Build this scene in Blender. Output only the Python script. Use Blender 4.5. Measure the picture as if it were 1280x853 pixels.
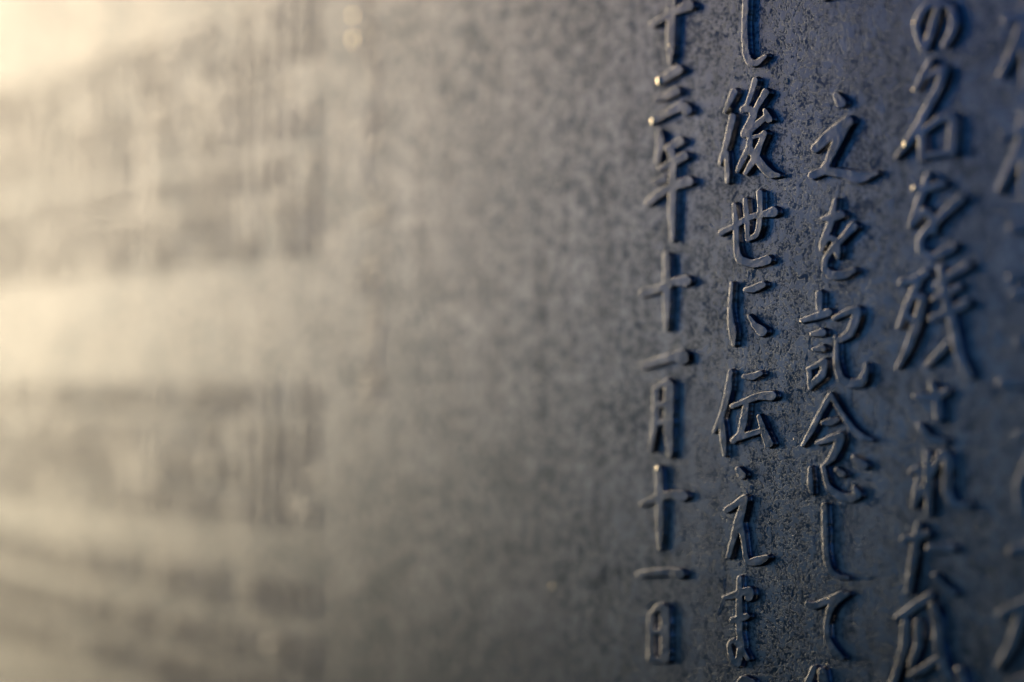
import bpy, math, random
import numpy as np
from mathutils import Vector, Matrix

R = math.radians
for o in list(bpy.data.objects):
    bpy.data.objects.remove(o)
scene = bpy.context.scene

# ------------------------------------------------------------------ camera
W, H = 1280.0, 853.0                      # the photograph's own pixels, used to place the lettering
FPX = 2667.0                              # 75 mm on a 36 mm wide frame
THETA, PITCH = R(33.57), R(1.16)
fwd = Vector((-math.cos(THETA) * math.cos(PITCH), math.sin(THETA) * math.cos(PITCH), math.sin(PITCH)))
right = Vector((math.sin(THETA), math.cos(THETA), 0.0))
up = right.cross(fwd)
EYE = Vector((0, 0, 1.5)) - 0.6558 * (fwd + right * ((935 - W / 2) / FPX))
cam_d = bpy.data.cameras.new("camera")
cam = bpy.data.objects.new("camera", cam_d)
scene.collection.objects.link(cam)
cam_d.sensor_width = 36.0
cam_d.lens = FPX * 36.0 / W
cam.matrix_world = Matrix.Translation(EYE) @ Matrix((right, up, -fwd)).transposed().to_4x4()
cam_d.clip_start, cam_d.clip_end = 0.02, 100.0
cam_d.dof.use_dof = True
cam_d.dof.focus_distance = 0.645
cam_d.dof.aperture_fstop = 3.1
scene.camera = cam

# ------------------------------------------------------------------ sky, sun, exposure
SUN_AZ, SUN_EL = R(0.5), R(11.0)         # azimuth measured out from the plaque's face
sun_dir = Vector((-math.cos(SUN_AZ) * math.cos(SUN_EL), -math.sin(SUN_AZ) * math.cos(SUN_EL), math.sin(SUN_EL)))
world = bpy.data.worlds.new("World")
scene.world = world
world.use_nodes = True
wn = world.node_tree
wn.nodes.clear()
sky = wn.nodes.new("ShaderNodeTexSky")
sky.sky_type = 'NISHITA'
sky.sun_disc = False
sky.dust_density = 0.0
sky.ozone_density = 9.0
sky.air_density = 0.7
sky.sun_elevation = SUN_EL
sky.sun_rotation = math.atan2(sun_dir.x, sun_dir.y)
bg = wn.nodes.new("ShaderNodeBackground")
bg.inputs["Strength"].default_value = 0.05
wo = wn.nodes.new("ShaderNodeOutputWorld")
wn.links.new(sky.outputs[0], bg.inputs[0])
wn.links.new(bg.outputs[0], wo.inputs[0])
sd = bpy.data.lights.new("sun", 'SUN')
sd.energy = 5.0
sd.angle = R(46.0)
sd.color = (1.0, 0.775, 0.44)
sun = bpy.data.objects.new("sun", sd)
scene.collection.objects.link(sun)
sun.rotation_euler = sun_dir.to_track_quat('Z', 'Y').to_euler()
scene.view_settings.view_transform = 'Standard'
scene.view_settings.look = 'None'
scene.view_settings.exposure = -0.25
scene.view_settings.gamma = 1.0
scene.cycles.use_denoising = True

# ------------------------------------------------------------------ bronze material
ROUGH_SKIN, ROUGH_PIT = 0.335, 0.30
def bronze(name, letters, origin):
    m = bpy.data.materials.new(name)
    m.use_nodes = True
    nt = m.node_tree
    N, L = nt.nodes.new, nt.links.new
    bs = nt.nodes["Principled BSDF"]
    tc = N("ShaderNodeTexCoord")
    if origin is not None:
        tc.object = origin
    P = tc.outputs["Object"]
    def noise(scale, detail=3.0, rough=0.55, dist=0.0):
        n = N("ShaderNodeTexNoise")
        n.inputs["Scale"].default_value = scale
        n.inputs["Detail"].default_value = detail
        n.inputs["Roughness"].default_value = rough
        n.inputs["Distortion"].default_value = dist
        L(P, n.inputs["Vector"])
        return n.outputs["Fac"]
    def rng(x, a, b, c=0.0, d=1.0, smooth=True):
        r = N("ShaderNodeMapRange")
        r.interpolation_type = 'SMOOTHSTEP' if smooth else 'LINEAR'
        for k, v in zip(("From Min", "From Max", "To Min", "To Max"), (a, b, c, d)):
            r.inputs[k].default_value = v
        L(x, r.inputs["Value"])
        return r.outputs[0]
    def mth(op, x, y):
        r = N("ShaderNodeMath"); r.operation = op
        for k, v in enumerate((x, y)):
            if isinstance(v, (int, float)): r.inputs[k].default_value = v
            else: L(v, r.inputs[k])
        return r.outputs[0]
    def mixc(f, a, b):
        r = N("ShaderNodeMix"); r.data_type = 'RGBA'
        L(f, r.inputs[0])
        for k, v in ((6, a), (7, b)):
            if isinstance(v, tuple): r.inputs[k].default_value = (*v, 1)
            else: L(v, r.inputs[k])
        return r.outputs[2]
    big = noise(28.0, 2.0)
    mid = noise(230.0, 3.0, 0.6, 0.3)
    small = noise(950.0, 3.5, 0.66, 0.7)
    grain = noise(1900.0, 2.0, 0.6)
    fine = noise(2600.0, 2.0, 0.6)
    # corroded film: islands of smooth skin with ragged etched channels between them
    field = mth('ADD', mth('MULTIPLY', small, 0.58), mth('ADD', mth('MULTIPLY', mid, 0.32), mth('MULTIPLY', big, 0.10)))
    # the film is thick and closed in places, worn to a fine grain in others
    skin = rng(mth('ADD', field, mth('MULTIPLY', grain, 0.05)), 0.500, 0.522)
    patchy = rng(noise(16.0, 2.0, 0.5), 0.50, 0.68, 0.0, 0.35)
    skin = mth('MAXIMUM', skin, patchy)
    if letters:
        skin = rng(field, 0.37, 0.42)
    c_skin = mixc(rng(mid, 0.35, 0.65), (0.345, 0.355, 0.40), (0.475, 0.48, 0.53))
    c_pit = mixc(small, (0.10, 0.125, 0.165), (0.20, 0.225, 0.265))
    col = mixc(skin, c_pit, c_skin)
    # bronze as a Beckmann-distributed metal under a thin matt patina
    nt.nodes.remove(bs)
    gl = N("ShaderNodeBsdfAnisotropic"); gl.distribution = 'BECKMANN'
    df = N("ShaderNodeBsdfDiffuse"); df.inputs["Roughness"].default_value = 0.6
    mx = N("ShaderNodeMixShader"); mx.inputs[0].default_value = 0.22
    L(gl.outputs[0], mx.inputs[1]); L(df.outputs[0], mx.inputs[2])
    L(mx.outputs[0], nt.nodes["Material Output"].inputs[0])
    # faint run marks left by rain, and soft cloudy staining
    mp = N("ShaderNodeMapping"); mp.inputs["Scale"].default_value = (1.0, 1.0, 0.09)
    L(P, mp.inputs["Vector"])
    rn = N("ShaderNodeTexNoise"); rn.inputs["Scale"].default_value = 110.0; rn.inputs["Detail"].default_value = 4.0
    L(mp.outputs[0], rn.inputs["Vector"])
    stain = mth('ADD', mth('MULTIPLY', rng(rn.outputs["Fac"], 0.3, 0.7), 0.16), mth('MULTIPLY', rng(noise(60.0, 3.0), 0.3, 0.7), 0.20))
    hs = N("ShaderNodeHueSaturation")
    L(mth('ADD', stain, 0.80), hs.inputs["Value"]); L(col, hs.inputs["Color"])
    L(hs.outputs[0], gl.inputs["Color"])
    L(mixc(skin, (0.05, 0.065, 0.085), (0.09, 0.10, 0.11)), df.inputs["Color"])
    ro = N("ShaderNodeMix"); ro.data_type = 'FLOAT'
    L(skin, ro.inputs[0]); ro.inputs[2].default_value = ROUGH_PIT; ro.inputs[3].default_value = ROUGH_SKIN
    L(ro.outputs[0], gl.inputs["Roughness"])
    hgt = mth('ADD', mth('MULTIPLY', skin, 0.011),
              mth('ADD', mth("MULTIPLY", fine, 0.005), mth("MULTIPLY", small, 0.008)))
    bp = N("ShaderNodeBump")
    bp.inputs["Strength"].default_value = 1.0
    bp.inputs["Distance"].default_value = 0.001
    L(hgt, bp.inputs["Height"])
    L(bp.outputs[0], gl.inputs["Normal"]); L(bp.outputs[0], df.inputs["Normal"])
    return m

# ------------------------------------------------------------------ plaque
TOPH = 0.0015                              # height of the raised lettering
plaque = bpy.data.objects.new("bronze_plaque", None)
scene.collection.objects.link(plaque)
plaque["label"] = "dark weathered bronze plaque cast with raised columns of Japanese brush lettering"
plaque["category"] = "plaque"

def hit(px, py, h=0.0):
    """points where the sight lines through these places of the photograph meet the plane y = -h"""
    px = np.asarray(px, float); py = np.asarray(py, float)
    f, r, u, e = (np.array(v) for v in (fwd, right, up, EYE))
    d = f + ((px - W / 2) / FPX)[..., None] * r - ((py - H / 2) / FPX)[..., None] * u
    t = (-h - e[1]) / d[..., 1]
    return e + t[..., None] * d

def mesh_obj(name, verts, faces, mat, parent, smooth=True, label=None, loc=None):
    verts = np.asarray(verts, float)
    if loc is None:
        loc = verts.mean(axis=0); loc[1] = 0.0
    me = bpy.data.meshes.new(name)
    me.from_pydata((verts - loc).tolist(), [], [list(map(int, f)) for f in faces])
    if smooth:
        me.polygons.foreach_set("use_smooth", [True] * len(me.polygons))
    if smooth: me.set_sharp_from_angle(angle=R(32))
    me.materials.append(mat)
    o = bpy.data.objects.new(name, me)
    scene.collection.objects.link(o)
    o.location = loc
    o.parent = parent
    if label: o["label"] = label
    return o

x0 = float(hit(-330, 480)[0]); x1 = float(hit(1700, 480)[0])
z0, z1 = 1.10, 1.95
# plate: front with a soft cast edge, real thickness
b = 0.004; t = 0.014
vs, fs = [], []
for (dx, y) in ((0, t), (0, b), (b * .3, b * .3), (b, 0)):
    for (x, z) in ((x0 + dx, z0 + dx), (x1 - dx, z0 + dx), (x1 - dx, z1 - dx), (x0 + dx, z1 - dx)):
        vs.append((x, y, z))
for k in range(3):
    for i in range(4):
        a, c = 4 * k + i, 4 * k + (i + 1) % 4
        fs.append((a, c, c + 4, a + 4))
fs.append((12, 13, 14, 15)); fs.append((3, 2, 1, 0))
plate_mat = bronze("bronze_patina", False, None)
plate = mesh_obj("plate", vs, fs, plate_mat, plaque, smooth=False, loc=np.array((0, 0, 1.5)))
letter_mat = bronze("bronze_letter", True, plate)

# ------------------------------------------------------------------ lettering
rs = np.random.RandomState(5)
LAT = rs.rand(64, 64)
def vnoise(x, y):
    xi, yi = np.floor(x).astype(int), np.floor(y).astype(int)
    fx, fy = x - xi, y - yi
    fx = fx * fx * (3 - 2 * fx); fy = fy * fy * (3 - 2 * fy)
    g = lambda a, c: LAT[a % 64, c % 64]
    return (g(xi, yi) * (1 - fx) + g(xi + 1, yi) * fx) * (1 - fy) + (g(xi, yi + 1) * (1 - fx) + g(xi + 1, yi + 1) * fx) * fy - 0.5

def smooth_line(pts):
    pts = np.array(pts, float)
    if len(pts) < 3: return pts
    out = []
    n = len(pts)
    for i in range(n - 1):
        p0, p1, p2, p3 = pts[max(i - 1, 0)], pts[i], pts[i + 1], pts[min(i + 2, n - 1)]
        for k in range(4):
            s = k / 4
            c = 0.5 * (2 * p1 + (p2 - p0) * s + (2 * p0 - 5 * p1 + 4 * p2 - p3) * s * s + (3 * p1 - p0 - 3 * p2 + p3) * s ** 3)
            l = p1 * (1 - s) + p2 * s
            out.append(0.6 * c + 0.4 * l)
    out.append(pts[-1])
    return np.array(out)

def relief(strokes, step, to_world, sx, sy, wall=0.00030, hgt=TOPH, rough=1.0):
    """one letter as one skin: height field over the brush strokes, cut off at the foot of its walls"""
    S = [smooth_line(s) for s in strokes]
    allp = np.vstack(S)
    m = 9
    gx = np.arange(allp[:, 0].min() - m, allp[:, 0].max() + m, step)
    gy = np.arange(allp[:, 1].min() - m, allp[:, 1].max() + m, step)
    X, Y = np.meshgrid(gx, gy)
    D = np.full(X.shape, 1e9)
    for s in S:
        Ds = np.full(X.shape, 1e9)
        for a, c in zip(s[:-1], s[1:]):
            d = c[:2] - a[:2]; L2 = max(d @ d, 1e-9)
            tt = np.clip(((X - a[0]) * d[0] + (Y - a[1]) * d[1]) / L2, 0, 1)
            q = np.hypot(X - a[0] - tt * d[0], Y - a[1] - tt * d[1]) - (a[2] + tt * (c[2] - a[2]))
            Ds = np.minimum(Ds, q)
        k = 1.2                              # a small fillet where strokes meet
        hh = np.clip(0.5 + 0.5 * (D - Ds) / k, 0, 1)
        D = np.where(D > 1e8, Ds, D * (1 - hh) + Ds * hh - k * hh * (1 - hh))
    D = D - 0.3 + rough * (0.55 * vnoise(X / 5.1, Y / 5.1) + 0.45 * vnoise(X / 2.4 + 7, Y / 2.4))
    Gy, Gx = np.gradient(D, step)
    ny, nx = D.shape
    inside = D < 0
    # marching squares: the flat top, cut exactly along the brush outline
    P, Hh, idn, ide, faces, rim = [], [], {}, {}, [], []
    def node(i, j):
        k = (i, j)
        if k not in idn:
            idn[k] = len(P); P.append((gx[j], gy[i])); Hh.append(hgt)
        return idn[k]
    def edge(i, j, i2, j2):
        k = (i, j, i2, j2) if (i, j) < (i2, j2) else (i2, j2, i, j)
        if k not in ide:
            i, j, i2, j2 = k
            d0, d1 = D[i, j], D[i2, j2]
            t_ = min(max(d0 / (d0 - d1), 0.04), 0.96)
            ide[k] = len(P)
            P.append((gx[j] + t_ * (gx[j2] - gx[j]), gy[i] + t_ * (gy[i2] - gy[i]))); Hh.append(hgt)
        return ide[k]
    cells = inside[:-1, :-1] | inside[1:, :-1] | inside[:-1, 1:] | inside[1:, 1:]
    for i, j in zip(*np.nonzero(cells)):
        c = [(i + 1, j), (i + 1, j + 1), (i, j + 1), (i, j)]
        ins = [inside[q] for q in c]
        if all(ins):
            faces.append([node(*q) for q in c]); continue
        poly, cross = [], []
        for k in range(4):
            q, r = c[k], c[(k + 1) % 4]
            if ins[k]: poly.append(node(*q))
            if ins[k] != ins[(k + 1) % 4]:
                e = edge(*q, *r); poly.append(e); cross.append((e, ins[k]))
        faces.append(poly)
        # each pair (leaving, entering) is a piece of outline
        m_ = len(cross)
        for k in range(m_):
            if cross[k][1]:
                rim.append((cross[k][0], cross[(k + 1) % m_][0]))
    P = np.array(P); Hh = np.array(Hh)
    n0 = len(P)
    rv = sorted({v for e in rim for v in e})
    pos = {v: k for k, v in enumerate(rv)}
    R0 = P[rv]
    fi = (R0[:, 1] - gy[0]) / step; fj = (R0[:, 0] - gx[0]) / step
    i0 = np.clip(fi.astype(int), 0, ny - 2); j0 = np.clip(fj.astype(int), 0, nx - 2)
    u_, v_ = fi - i0, fj - j0
    def samp(A): return A[i0, j0] * (1 - u_) * (1 - v_) + A[i0 + 1, j0] * u_ * (1 - v_) + A[i0, j0 + 1] * (1 - u_) * v_ + A[i0 + 1, j0 + 1] * u_ * v_
    gX, gY = samp(Gx), samp(Gy)
    gn = np.hypot(gX, gY) + 1e-6; gX, gY = gX / gn, gY / gn
    sc = np.hypot(gX * sx, gY * sy) * 1000.0
    nb = {v: [] for v in rv}
    for a_, b_ in rim: nb[a_].append(b_); nb[b_].append(a_)
    rings = [(0.00009, 0.97), (wall * 0.75, 0.30), (wall * 1.25, 0.07), (wall * 2.6, -0.25)]
    allP, allH = [P], [Hh]
    for off, hf in rings:
        allP.append(R0 + np.stack([gX * off * sc, gY * off * sc], 1)); allH.append(np.full(len(rv), hgt * hf))
    for k in range(len(rings)):
        lo = (lambda v: v) if k == 0 else (lambda v, b0=n0 + (k - 1) * len(rv): b0 + pos[v])
        hi = lambda v, b0=n0 + k * len(rv): b0 + pos[v]
        for a_, b_ in rim:
            faces.append([lo(b_), lo(a_), hi(a_), hi(b_)])
    PP = np.vstack(allP); HH = np.concatenate(allH)
    top = HH > 0.5 * hgt
    HH = HH + top * (0.00004 * rough * vnoise(PP[:, 0] / 3.3 + 3, PP[:, 1] / 3.3) + 0.00010 * vnoise(PP[:, 0] / 11, PP[:, 1] / 11))
    return to_world(PP[:, 0], PP[:, 1], HH), faces

def photo_to_plate(px, py, h):
    p = hit(px, py, TOPH)
    p[..., 1] = -h
    return p

COLS = {}
def letter(name, strokes, step=0.9, kind="kanji", rough=1.0):
    xs = np.mean([p[0] for s in strokes for p in s])
    k = (xs + 1130.0) / 2065.0
    sy = 4.07 * k
    sx = 2.62 * k * k / 1.0
    V, F = relief(strokes, step, photo_to_plate, sx, sy, rough=rough)
    return mesh_obj("character", V, F, letter_mat, plaque, label=name)

T = {}
# date column
T["raised kanji 十 at the top of the date column"] = [[(839,-14,4.2),(838.5,30,4.2),(837.5,60,3.5),(837,79,1.8)],[(815,31,3.2),(831,21.5,3),(844,14.5,3),(860,7,5.5)]]
T["raised kanji 三"] = [[(824,101,4),(847.5,87,4.6)],[(819,124.5,2.2),(832.5,120.5,3.6),(845,113.5,4)],[(816,151.5,3.6),(836,140.5,3.6),(851,133,5),(858,137.5,5.2)]]
T["raised kanji 年"] = [[(824,167,3),(825,180,3.8),(821,202,2.6)],[(833.5,185.5,2.8),(850,177,4.2)],[(838,187,3.6),(841,200,3.3)],[(824,211,2.3),(836,206,3.6),(855,195,4.2)],[(818.5,227,2.8),(829,225,4.2)],[(810,254,3.4),(822,244,3.8),(836,235,3.6),(860,227,5)],[(841,200,3.3),(840,234,3.8),(839.6,272,3.2),(840,300,2)]]
T["raised kanji 十 in the middle of the date column"] = [[(832.5,320,3.3),(833.5,356,3.5),(832.5,394,3),(832.5,412,1.8)],[(802.5,367.5,3.6),(827,360,3.7),(842,352.5,3.8),(856,351.5,5.5)]]
T["raised kanji 一 above 月"] = [[(804,458,3.5),(823,451.5,4),(842,446,4.6),(852,447,7.2)]]
T["raised kanji 月"] = [[(826,481,2.5),(819,489,2.8),(818.5,527.5,3),(813,563,2)],[(826,482,2.6),(833.5,478,3.8)],[(836,482.5,4.6),(835,524,4.6),(836,550,3.8),(837,570.5,2.2)],[(824,506,2.6),(834,505,2.6)],[(822,528.5,2.6),(834,527.5,2.6)]]
T["raised kanji 十 above the lower 一"] = [[(822,586,3.6),(824,607.5,3.2),(824,645,3.6),(824,686,2)],[(801.5,631,2.2),(817.5,624.5,3.6),(836,619,3.6),(853,620.6,5.2)]]
T["raised kanji 一 above 日"] = [[(799,719,3.1),(817.5,716.5,3.7),(836,715.5,3.7),(849,718,5.2)]]
T["raised kanji 日 at the foot of the date column"] = [[(813,770,2.6),(813,798,2.8),(813,824,3)],[(813,769,2),(824,758.5,3.2),(831,762,3.8)],[(830.6,765,4.6),(830.6,824,4.4)],[(815.6,790.5,2.3),(827,789.5,2.6)],[(814,825,2.8),(832,826,2.8)]]
# second column
T["raised kana し at the top of the second column"] = [[(933,-16,3),(932,0,3),(930.6,37.5,3),(932,65.6,3.3),(936.3,77,3.6),(945.6,78.7,3.2),(957,70,1.8)]]
T["raised kanji 後"] = [[(917.5,115.3,3.6),(906,139.7,1.8)],[(915.6,146.3,3.6),(910,170.6,3),(904.4,191,2.6),(899.7,204.4,2)],[(908,191,2.2),(909,210,2.5),(909,228,1.8)],
 [(943.8,100.3,3),(938,120,2.4),(933.4,132,2.3),(927.8,137,2.6),(938,137,3.4),(942,146,3)],[(956.9,115.3,3.5),(945.6,135,2.7),(937,155,3.8),(930,168,3.6)],
 [(956,138,2),(961,149,3.6)],[(958,146,3),(944,157.5,3),(934,167,3.6)],[(937,168,2.6),(936.3,183.8,3.2),(928.8,198.8,2.8),(922,213.8,2)],
 [(955.5,167,2.9),(949.4,182,3),(944.7,195,3.8),(936,210,2.6),(931.6,216.6,2)],[(942,172,1.8),(954,168,1.9)],[(938,187.5,3.2),(945.6,197.8,4),(955,210,4.2),(963,217.5,4.2),(972.8,219.4,2)]]
T["raised kanji 世"] = [[(900.6,291.6,2.8),(917.5,283,2.6),(936,272,2.8),(955,268,2.9),(966,265.3,5.2)],[(917.4,256,2),(919.8,281,2.8),(920.3,309.4,2.8),(925,325,4),(942,330,4),(958.8,325.3,4.6)],
 [(931.6,250.3,2.4),(933.4,277.5,2.6),(934.4,299,2.2)],[(949.4,241,3),(949.8,262.5,2.7),(948.4,283,2.7),(944.7,294.3,2.6),(935.3,299.5,2.2)]]
T["raised kana に"] = [[(914.3,354.4,1.6),(912.3,386,2.3),(913.8,405,3.4),(915.6,416,3.6),(916.6,431,1.8)],[(931.6,362.8,2.2),(942,361,3.6),(953,356,3.2)],[(935.3,394.7,1.3),(943.8,407,3),(952,414.4,5.2)]]
T["raised kanji 伝"] = [[(912.8,464.4,2.2),(910,487,3.2),(904.4,511,2.9),(897.8,530,2.6),(892,540,1.5)],[(901.6,522.5,2.3),(903.4,545,3.2),(905.3,569,1.8)],[(929.7,471,2.2),(940,471,3.6),(950.3,467,2.6)],
 [(914.7,508.4,2.2),(930.6,502,2.7),(947.5,496,3.5),(964.4,495,4.6)],[(932.5,505.6,2.8),(929.7,524.4,3.6),(925,543,3.2),(916.6,551.6,3)],[(925,547,3),(949.4,539.4,2.8)],[(948.4,520.6,2),(955,541,3.6),(960.6,554.4,4.4)]]
T["raised kana え"] = [[(922,587,2.6),(927,594.4,4)],[(908,637.5,3),(917.5,632,3.1),(930.6,622.5,3.1),(927,639,4),(923,652.5,4.3),(915.6,677,2.9),(910,696.6,2.2)],[(924,651,3.4),(929,675,2.4),(931.6,695.6,2.4),(936,703,3.2),(949.4,701,4.4),(958.8,697,2.2)]]
T["raised kana ま"] = [[(904.4,747.4,1.8),(917.5,744.6,3.3),(925,741,3.4),(936,740,4.6),(936,747,4.2)],[(915.6,776,3.1),(925,773.6,3.5),(933.4,771,2.8)],
 [(924,723,2.6),(924,749,3),(924,772,3.4),(924,790.5,3.2),(926,808,3.3),(922,830,3.6),(914,822.4,3),(911,806,2.2),(916.6,801,2.2),(925,809,2.6),(934,824,2.2)]]
T["top of the raised letter below ま"] = [[(920,862,3),(928,849,3),(940,853,3)],[(928,850,3),(926,880,3)]]
# third column
T["foot of the raised letter above 之"] = [[(1022,-16,4),(1029,-5,4),(1042,-9,4)]]
T["raised kanji 之"] = [[(1045,120,3.4),(1051,128.4,4.8)],[(1019,186,4.2),(1037,169,5.4),(1059.4,152,5.4)],[(1059,154,4),(1048,172.5,5),(1035,202.5,3.2),(1030,210,3.4)],[(1015.3,219.4,4),(1031,213.8,4),(1053.8,217.5,4.6),(1072.5,222,6.2),(1095,216,2.3)]]
T["raised kana を in the third column"] = [[(1043.4,250.6,1.8),(1040.6,267.5,3.2),(1036,284.4,3.5),(1027.5,305,2.9),(1027,313,1.8)],[(1028.4,274,2.2),(1040.6,272,4.4),(1052,268.4,3.6)],[(1028,308,2),(1037,297.5,2.4),(1044.4,301,3.4),(1046,310.6,3.5),(1047,322,2)],
 [(1066,283.4,4.4),(1053.8,297.5,3),(1042.5,308.8,3.4),(1032,323.8,2.5),(1031,337,3.1),(1040.6,344.4,4.4),(1055.6,343.4,4.3),(1067,338,2.6)]]
T["raised kanji 記"] = [[(1023.8,367.5,3.4),(1023.8,386,3)],[(1002,401,2.3),(1018,396.6,3.4),(1035,391,3.9)],[(1014.4,418,2),(1027.5,416,4)],[(1017,437,2),(1027.5,436,3.5)],[(1009.7,462,2),(1020,457.5,2.3),(1030,452,3),(1027.5,468.8,3.6),(1018,478,3.3),(1012.5,485.6,2)],[(1011.6,463,2),(1012.5,481,2.6)],
 [(1042.5,398.4,2.2),(1057.5,391,3),(1070.6,388,4),(1067.8,403,4.3),(1062,417,3.9),(1050,424.7,2.9),(1044,422,1.8)],[(1045.3,428,2),(1045.3,453.8,2.7),(1050,472.5,3.6),(1061,480,4.3),(1076,478,4.6),(1081.9,465,2.4),(1082,455.6,1.5)]]
T["raised kanji 念"] = [[(1037,496,3),(1026.6,513.8,2.6),(1014.4,538,3),(1003,556.9,1.6)],[(1038,494,2.2),(1052,518,2.4),(1065,536,2.8),(1076,546.6,3.4),(1089,550,1.8)],[(1028.4,528.8,2.1),(1037.8,527.8,3.8),(1046,525,2.4)],
 [(1022,554,2.1),(1036.9,549.4,3.3),(1050,545.6,3.9),(1046,560.6,4.2),(1038.8,573.8,3.3),(1032,580,2)],[(1012.5,585,1.6),(1012.5,603.8,2.9),(1014.4,617,1.6)],
 [(1028.4,583,2.2),(1034,607.5,2.6),(1048,619.7,3.8),(1063,623,4.3),(1072,619,3.4),(1067,610,1.8)],[(1046,587.8,2.4),(1052.8,593.4,3.3)],[(1066.9,571.9,2.2),(1080,582,3.8)]]
T["raised kana し below 念"] = [[(1030,632.5,2.6),(1031,666,2.8),(1032,694.4,2.7),(1036.9,713,3),(1048,721.6,2.6),(1059.4,723.4,1.8)]]
T["raised kana て"] = [[(1008.8,755,2.1),(1018,757.7,3.3),(1035,751,3.7),(1052,743,3)],[(1059,743,2),(1046,751,3.3),(1037,762.4,3.1),(1032.8,781,2.7),(1034,800,3),(1042.5,815,3.5),(1051.9,823,2.4)]]
T["top of the raised letter below て"] = [[(1017,836,3),(1009,856,3.6),(1004,872,3)],[(1027,840,4),(1029,860,5),(1034,880,4)],[(1009,866,3),(1045,860,3)]]
# fourth column
T["raised kana の"] = [[(1172.8,7.5,3.4),(1164,38,3.4),(1156,60,3.6),(1149,50,3.2),(1144.7,31,3.2),(1154,12,3.2),(1173,2,3.3),(1188,9.4,3.6),(1192.5,28,3.8),(1188.8,43,3.6),(1181,56,3)]]
T["raised kanji 名"] = [[(1163,77,2.8),(1153,94.4,2.9),(1145.6,111,2.2)],[(1160,95,3.2),(1179.4,87,4.2),(1173.8,107.5,4),(1160.6,132,3.6),(1147.5,158,3.9),(1132.5,182.5,3.3),(1120,197.5,1.8)],[(1151,169,3.3),(1153,197,3.7)],[(1153,165.6,3),(1172,150.6,3.6),(1190.6,147,4.4),(1189,182.5,4.3),(1190,192,3.6)],[(1154,196,3.3),(1173.8,192,3.3),(1191,190,3.3)]]
T["raised kana を in the fourth column"] = [[(1159.7,218.8,2.6),(1152,243,3.6),(1138,282.5,2.9)],[(1143.8,235.6,4),(1158.8,235.6,3.9),(1177.5,230,3.9)],[(1141,280,2.6),(1155,264,3.8),(1166,275,4.3),(1166,290,3.3)],[(1200,248.8,4.3),(1177.5,269.4,3.9),(1160.6,286,3.8),(1149.4,299.4,3),(1151,314,3.6),(1166,321.9,4.3),(1185,313,4.3),(1192.5,307,3)]]
T["raised kanji 残"] = [[(1126.9,353.8,3.4),(1141.9,351,3.9),(1156.9,341.6,3.9)],[(1147.5,353.8,3.4),(1134.4,380,3.4),(1124,408,2.8)],[(1140,371,3),(1153,372.5,3.6),(1149.4,390,4.2),(1143.8,412,4.2),(1132.5,440,3.5),(1122,458.8,2.2)],[(1133,394,2.6),(1140,401,2.8)],
 [(1170,357,2.6),(1190.6,343,3.6),(1210,332,3.4)],[(1168,374,3),(1185,366,3.6),(1199,359,3)],[(1164.4,398.8,3.4),(1185,391,3.9),(1209,379,3.9)],[(1176,336,3.2),(1181,366.9,4),(1190.6,404,4.3),(1198,441.9,4.4),(1211,470,4)],[(1184,430,3),(1172,443.8,3.5),(1158.8,456.9,2.6)]]
T["raised kana さ"] = [[(1145.6,495.6,3.5),(1166,497.5,4),(1183,490,3.4)],[(1164.4,480.6,3.2),(1171,500,3.6),(1172.8,523.8,3.4)],[(1149.4,533,3.2),(1160.6,548,3.7),(1179.4,553,3.4)]]
T["raised kana れ"] = [[(1158.8,568,3.6),(1159.7,605.6,4),(1160.6,643,2.8)],[(1138,591,3.3),(1150,588,3.3),(1141,634,2.3),(1160.6,598,3),(1177,567,3.6),(1184,574,4.2),(1183,612,4.4),(1190.6,630,4),(1211,633.8,3.4)]]
T["raised kana た"] = [[(1130.6,674.4,3.7),(1147.5,672.5,3.9),(1158.8,667,3.3)],[(1148,657.5,3.3),(1141.9,695,4),(1135,740,3.3)],[(1161,685.6,3.3),(1189,685.6,4.3)],[(1168,720,2.6),(1177.5,732.5,3.6),(1190.6,741.9,3.4)]]
T["raised kanji at the foot of the fourth column"] = [[(1121,773.8,3.2),(1141,760.5,4.3),(1161.5,746.5,4.2)],[(1132,778,3.7),(1130,807,4),(1119,845,3.6),(1112,866,3)],[(1147.5,779,4.2),(1147.5,807,3.9),(1138,834,3)],[(1139,845,3.2),(1155,837,4),(1169,826,3.2)],[(1165,758,3.6),(1171,775,4.2),(1172.4,807,4.4),(1180,837,4.4),(1192,862,4.4)],[(1199,838.5,4),(1204,858,4)]]
# fifth column, cut by the edge of the frame
def tree_radical(y):
    return [[(1254,y + 24,4),(1294,y + 12,4.6)],[(1280,y - 6,4.6),(1279,y + 50,4.6),(1280,y + 104,4)],[(1277,y + 26,4),(1264,y + 62,4),(1248,y + 92,3)],[(1284,y + 34,4),(1295,y + 50,3.4)]]
T["raised kanji with the tree radical at the top right edge"] = tree_radical(2) + [[(1308,0,4.5),(1306,104,4.5)],[(1300,40,4),(1336,34,4.5)]]
T["raised kanji with the tree radical below the first"] = tree_radical(146) + [[(1314,150,4),(1298,190,4)],[(1300,236,4),(1336,228,4.5)],[(1322,160,4),(1318,234,4)]]
T["raised letter of short bars at the right edge"] = [[(1262,286,4.2),(1296,280,4.6),(1330,282,5)],[(1260,348,3.4),(1292,343,4)],[(1264,368,4),(1326,361,5)],[(1296,282,4),(1298,386,4.4)]]
T["raised kanji 三 at the right edge"] = [[(1269,430,3.6),(1318,424,4.6)],[(1249,480,4.6),(1296,476,4.6),(1342,478,5.5)],[(1271,545,4.4),(1322,538,5)]]
T["raised letter below 三 at the right edge"] = [[(1286,572,4),(1272,606,4.4),(1276,640,4.4),(1296,650,4)],[(1292,588,4.4),(1332,583,4.8)],[(1262,690,4.2),(1298,683,4.6),(1334,688,5)]]
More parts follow.
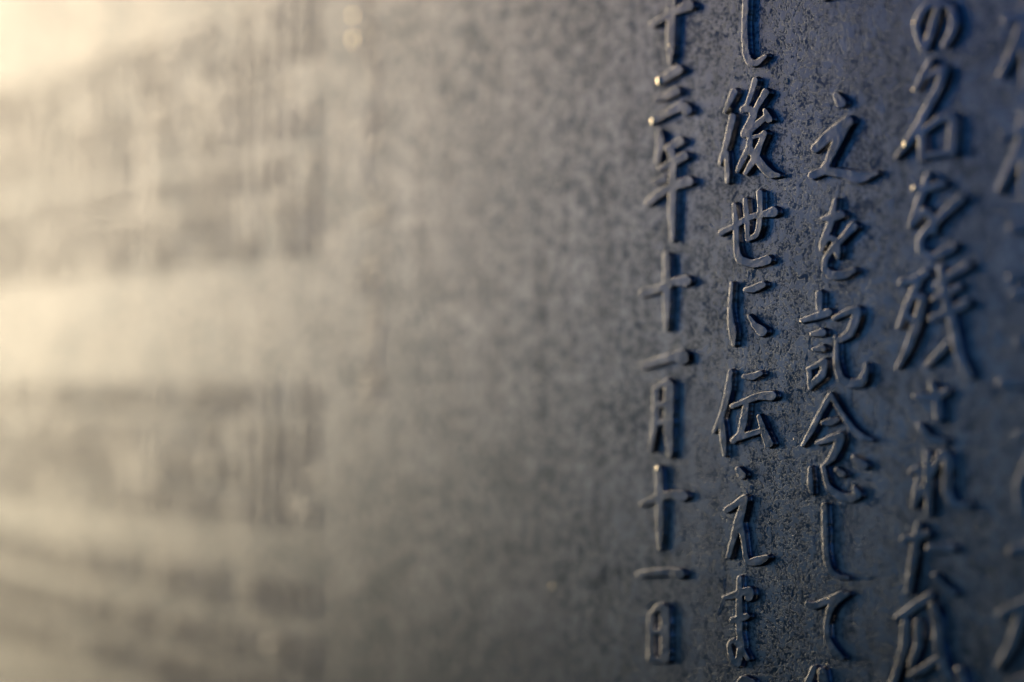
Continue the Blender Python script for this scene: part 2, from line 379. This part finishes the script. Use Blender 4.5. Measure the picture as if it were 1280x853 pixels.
T["raised kanji cut by the lower right corner"] = [[(1249,769,4.4),(1286,752,4.8),(1324,744,5.4)],[(1274,768,4.4),(1262,806,4.2),(1245,834,3)],[(1260,856,4),(1296,846,4.4)],[(1300,770,4.6),(1304,870,4.6)]]

for nm in list(T):
    if "edge" in nm or "corner" in nm:          # the heavy strokes of the nearest column
        T[nm] = [[(p[0] + 3, p[1], p[2] * 1.15) for p in s_] for s_ in T[nm]]
made = {}
for nm, st in T.items():
    st = [[(p[0], p[1], max(p[2] * 1.28 - 0.55, 0.9)) for p in s_] for s_ in st]     # swelling and thinning of the brush
    xs = np.mean([p[0] for s in st for p in s])
    made[nm] = letter(nm, st, step=1.0 if xs < 1150 else 1.5)

# ------------------------------------------------------------------ the far part: heading column and list of names
def norm_template(nm):
    """a traced letter brought to a unit square (metres on the plate), to cast the small names from"""
    st = T[nm]
    out = []
    for s in st:
        P = hit([p[0] for p in s], [p[1] for p in s], TOPH)
        out.append([(float(P[i, 0]) * 1000, -float(P[i, 2]) * 1000, s[i][2] / 3.6) for i in range(len(s))])
    a = np.vstack([np.array(s) for s in out])
    cx, cy = (a[:, 0].min() + a[:, 0].max()) / 2, (a[:, 1].min() + a[:, 1].max()) / 2
    sc = 1.0 / max(a[:, 0].max() - a[:, 0].min(), a[:, 1].max() - a[:, 1].min())
    return [[((p[0] - cx) * sc, (p[1] - cy) * sc, p[2] * sc) for p in s] for s in out]

def small_mesh(nm, size, hgt):
    st = [[(p[0] * size, p[1] * size, p[2] * size * 1.1) for p in s] for s in norm_template(nm)]   # millimetres
    global_m = 1.0
    V, F = relief_mm(st, size / 30.0, hgt)
    me = bpy.data.meshes.new("character")
    me.from_pydata(V.tolist(), [], F)
    me.polygons.foreach_set("use_smooth", [True] * len(me.polygons))
    me.set_sharp_from_angle(angle=R(40))
    me.materials.append(letter_mat)
    return me

def relief_mm(st, step, hgt):
    S = [[(p[0] * 4, p[1] * 4, p[2] * 4) for p in s] for s in st]
    def tw(x, y, h):
        return np.stack([x / 4000.0, -h, -y / 4000.0], -1)
    return relief(S, step * 4, tw, 4.0, 4.0, hgt=hgt, wall=0.0005, rough=0.8)

pool = [n for n in T if any(k in n for k in "後世伝記念残名年月")]
small_pool = [small_mesh(n, 13.0, 0.0006) for n in pool]
head_pool = [small_mesh(n, 20.0, 0.0004) for n in pool]
rnd = random.Random(11)
def place(me, x, z, sc=1.0, sz=1.0):
    o = bpy.data.objects.new("character", me)
    scene.collection.objects.link(o)
    o.parent = plaque
    o.location = (x, 0, z)
    o.scale = (sc, 1, sc * sz)
    return o

hx = float(hit(462, 480)[0])
for k, yy in enumerate((-18, 46, 104, 160, 216, 272, 345, 398, 440, 484)):
    z = float(hit(462, yy)[2])
    place(head_pool[(k * 4 + 3) % len(head_pool)], hx + rnd.uniform(-.004, .004), z, 0.9)
pitch = 0.0132
first = float(hit(392, 480)[0])
rows = [float(hit(386, yy)[2]) for yy in (10, 54, 104, 150, 206, 256, 296, 500, 552, 596, 645, 752, 822, 880)]
far = []
n_single = 0
for c in range(38):
    x = first - pitch * c
    for r_, z in enumerate(rows):
        if rnd.random() < 0.04:
            continue
        me = rnd.choice(small_pool)
        q = (me, x + rnd.uniform(-.0003, .0003), z + rnd.uniform(-.0006, .0006), rnd.uniform(0.6, 0.72), rnd.uniform(1.5, 1.8))
        if n_single < 250:
            place(*q); n_single += 1
        else:
            far.append(q)
V, F, base = [], [], 0
for me, x, z, sc, sz in far:
    co = np.empty(len(me.vertices) * 3); me.vertices.foreach_get("co", co); co = co.reshape(-1, 3)
    V.append(co * (sc, 1, sc * sz) + (x, 0, z)); base += 0
    F += [[v + base for v in p.vertices] for p in me.polygons]; base += len(co)
fm = mesh_obj("distant_lettering", np.vstack(V), F, letter_mat, plaque, label="far end of the list of small raised names")
fm["kind"] = "stuff"

# ------------------------------------------------------------------ polished beads added as sun glints, and pale flecks
bm_ = bpy.data.materials.new("glint_bronze"); bm_.use_nodes = True
pb = bm_.node_tree.nodes["Principled BSDF"]
pb.inputs["Base Color"].default_value = (0.95, 0.88, 0.74, 1); pb.inputs["Metallic"].default_value = 1.0
pb.inputs["Roughness"].default_value = 0.10
def dome(r, seed):  # low shiny bead, shaped to throw a bright glint of the sun
    rr = random.Random(seed); vs, fs = [(0, -r * 0.3, 0)], []
    for k in range(1, 4):
        a = k / 3 * math.pi / 2
        for i in range(10):
            t_ = i / 10 * 2 * math.pi
            q = r * math.sin(a) * rr.uniform(0.94, 1.06)
            vs.append((q * math.cos(t_), -r * 0.3 * math.cos(a), q * math.sin(t_)))
    for i in range(10): fs.append((0, 1 + (i + 1) % 10, 1 + i))
    for k in range(2):
        for i in range(10):
            a, c = 1 + k * 10 + i, 1 + k * 10 + (i + 1) % 10
            fs.append((a, c, c + 10, a + 10))
    return vs, fs
for px, py, r, h in [(824,101.5,0.75,TOPH),(816,152,0.62,TOPH),(443,20,0.9,0),(443,50,1.05,0),(1132,181,0.55,TOPH),(1143,235,0.40,TOPH),
                     (1143,28,0.28,TOPH),(1142,112,0.25,TOPH),(837,57,0.22,TOPH),(822,586,0.40,TOPH),(900,203,0.14,TOPH),(1034,831,0.12,TOPH),
                     (690,734,0.35,0),(1001,402,0.13,TOPH),(991,670,0.10,0),(992,549,0.08,0),(470,350,0.5,0),(1035,749,0.13,TOPH)]:
    vs_, fs_ = dome(r * 2.0 / 1000, int(px))
    p = hit(px, py, h)
    o = mesh_obj("glint_bead", vs_, fs_, bm_, plaque, loc=np.zeros(3))
    o.location = (p[0], -h + 0.00002, p[2])

fk = bpy.data.materials.new("pale_sliver"); fk.use_nodes = True  # thin pale raised slivers
pf = fk.node_tree.nodes["Principled BSDF"]
pf.inputs["Base Color"].default_value = (0.72, 0.76, 0.82, 1); pf.inputs["Roughness"].default_value = 0.35
FL = [(978,192,978,206),(978,206,979,222),(990,738,989,747),(906,719,905,742),(904,750,897,770),(935,720,934,730),(920,722,919,730),
      (970,243,970,262),(936,340,935,352),(941,338,940,350),(950,382,957,386),(952,455,953,463),(963,636,965,642),(965,642,961,644),
      (953,725,955,728),(931,610,936,620),(937,606,940,613),(943,608,940,614),(1012,420,1011,438),(1009,438,1006,460),(1014,572,1014,584),
      (1020,662,1016,680),(1019,672,1017,684),(1012,742,1011,748),(915,565,912,580),(943,480,943,488),(910,590,906,600),(980,530,981,545),
      (914,676,911,684),(1040,235,1037,245),(1008,478,1006,488),(960,655,958,668),(985,95,984,106),(987,100,985,108)]
rf = random.Random(4)
for _ in range(170):
    x, y = rf.uniform(880, 1110), rf.uniform(5, 850)
    a = rf.gauss(math.pi / 2, 0.5); l = abs(rf.gauss(0, 2.0)) + 0.8
    FL.append((x, y, x + l * math.cos(a), y + l * math.sin(a)))
V, F = [], []
for ax, ay, bx, by in FL:
    A, B = hit(ax, ay), hit(bx, by)
    d = B - A; d /= (np.linalg.norm(d) + 1e-9); n = np.array([-d[2], 0, d[0]])
    w = rf.uniform(0.00009, 0.0002)
    M = (A + B) / 2 + n * rf.uniform(-2, 2) * w
    k = len(V)
    V += [A, M - n * w, M + n * w, B, M + np.array([0, -0.00022, 0])]
    F += [(k, k + 1, k + 4), (k, k + 4, k + 2), (k + 3, k + 4, k + 1), (k + 3, k + 2, k + 4)]
fo = mesh_obj("pale_fleck", V, F, fk, plaque, smooth=False, label="pale flecks and streaks scattered between the sharp letters")
fo["kind"] = "stuff"
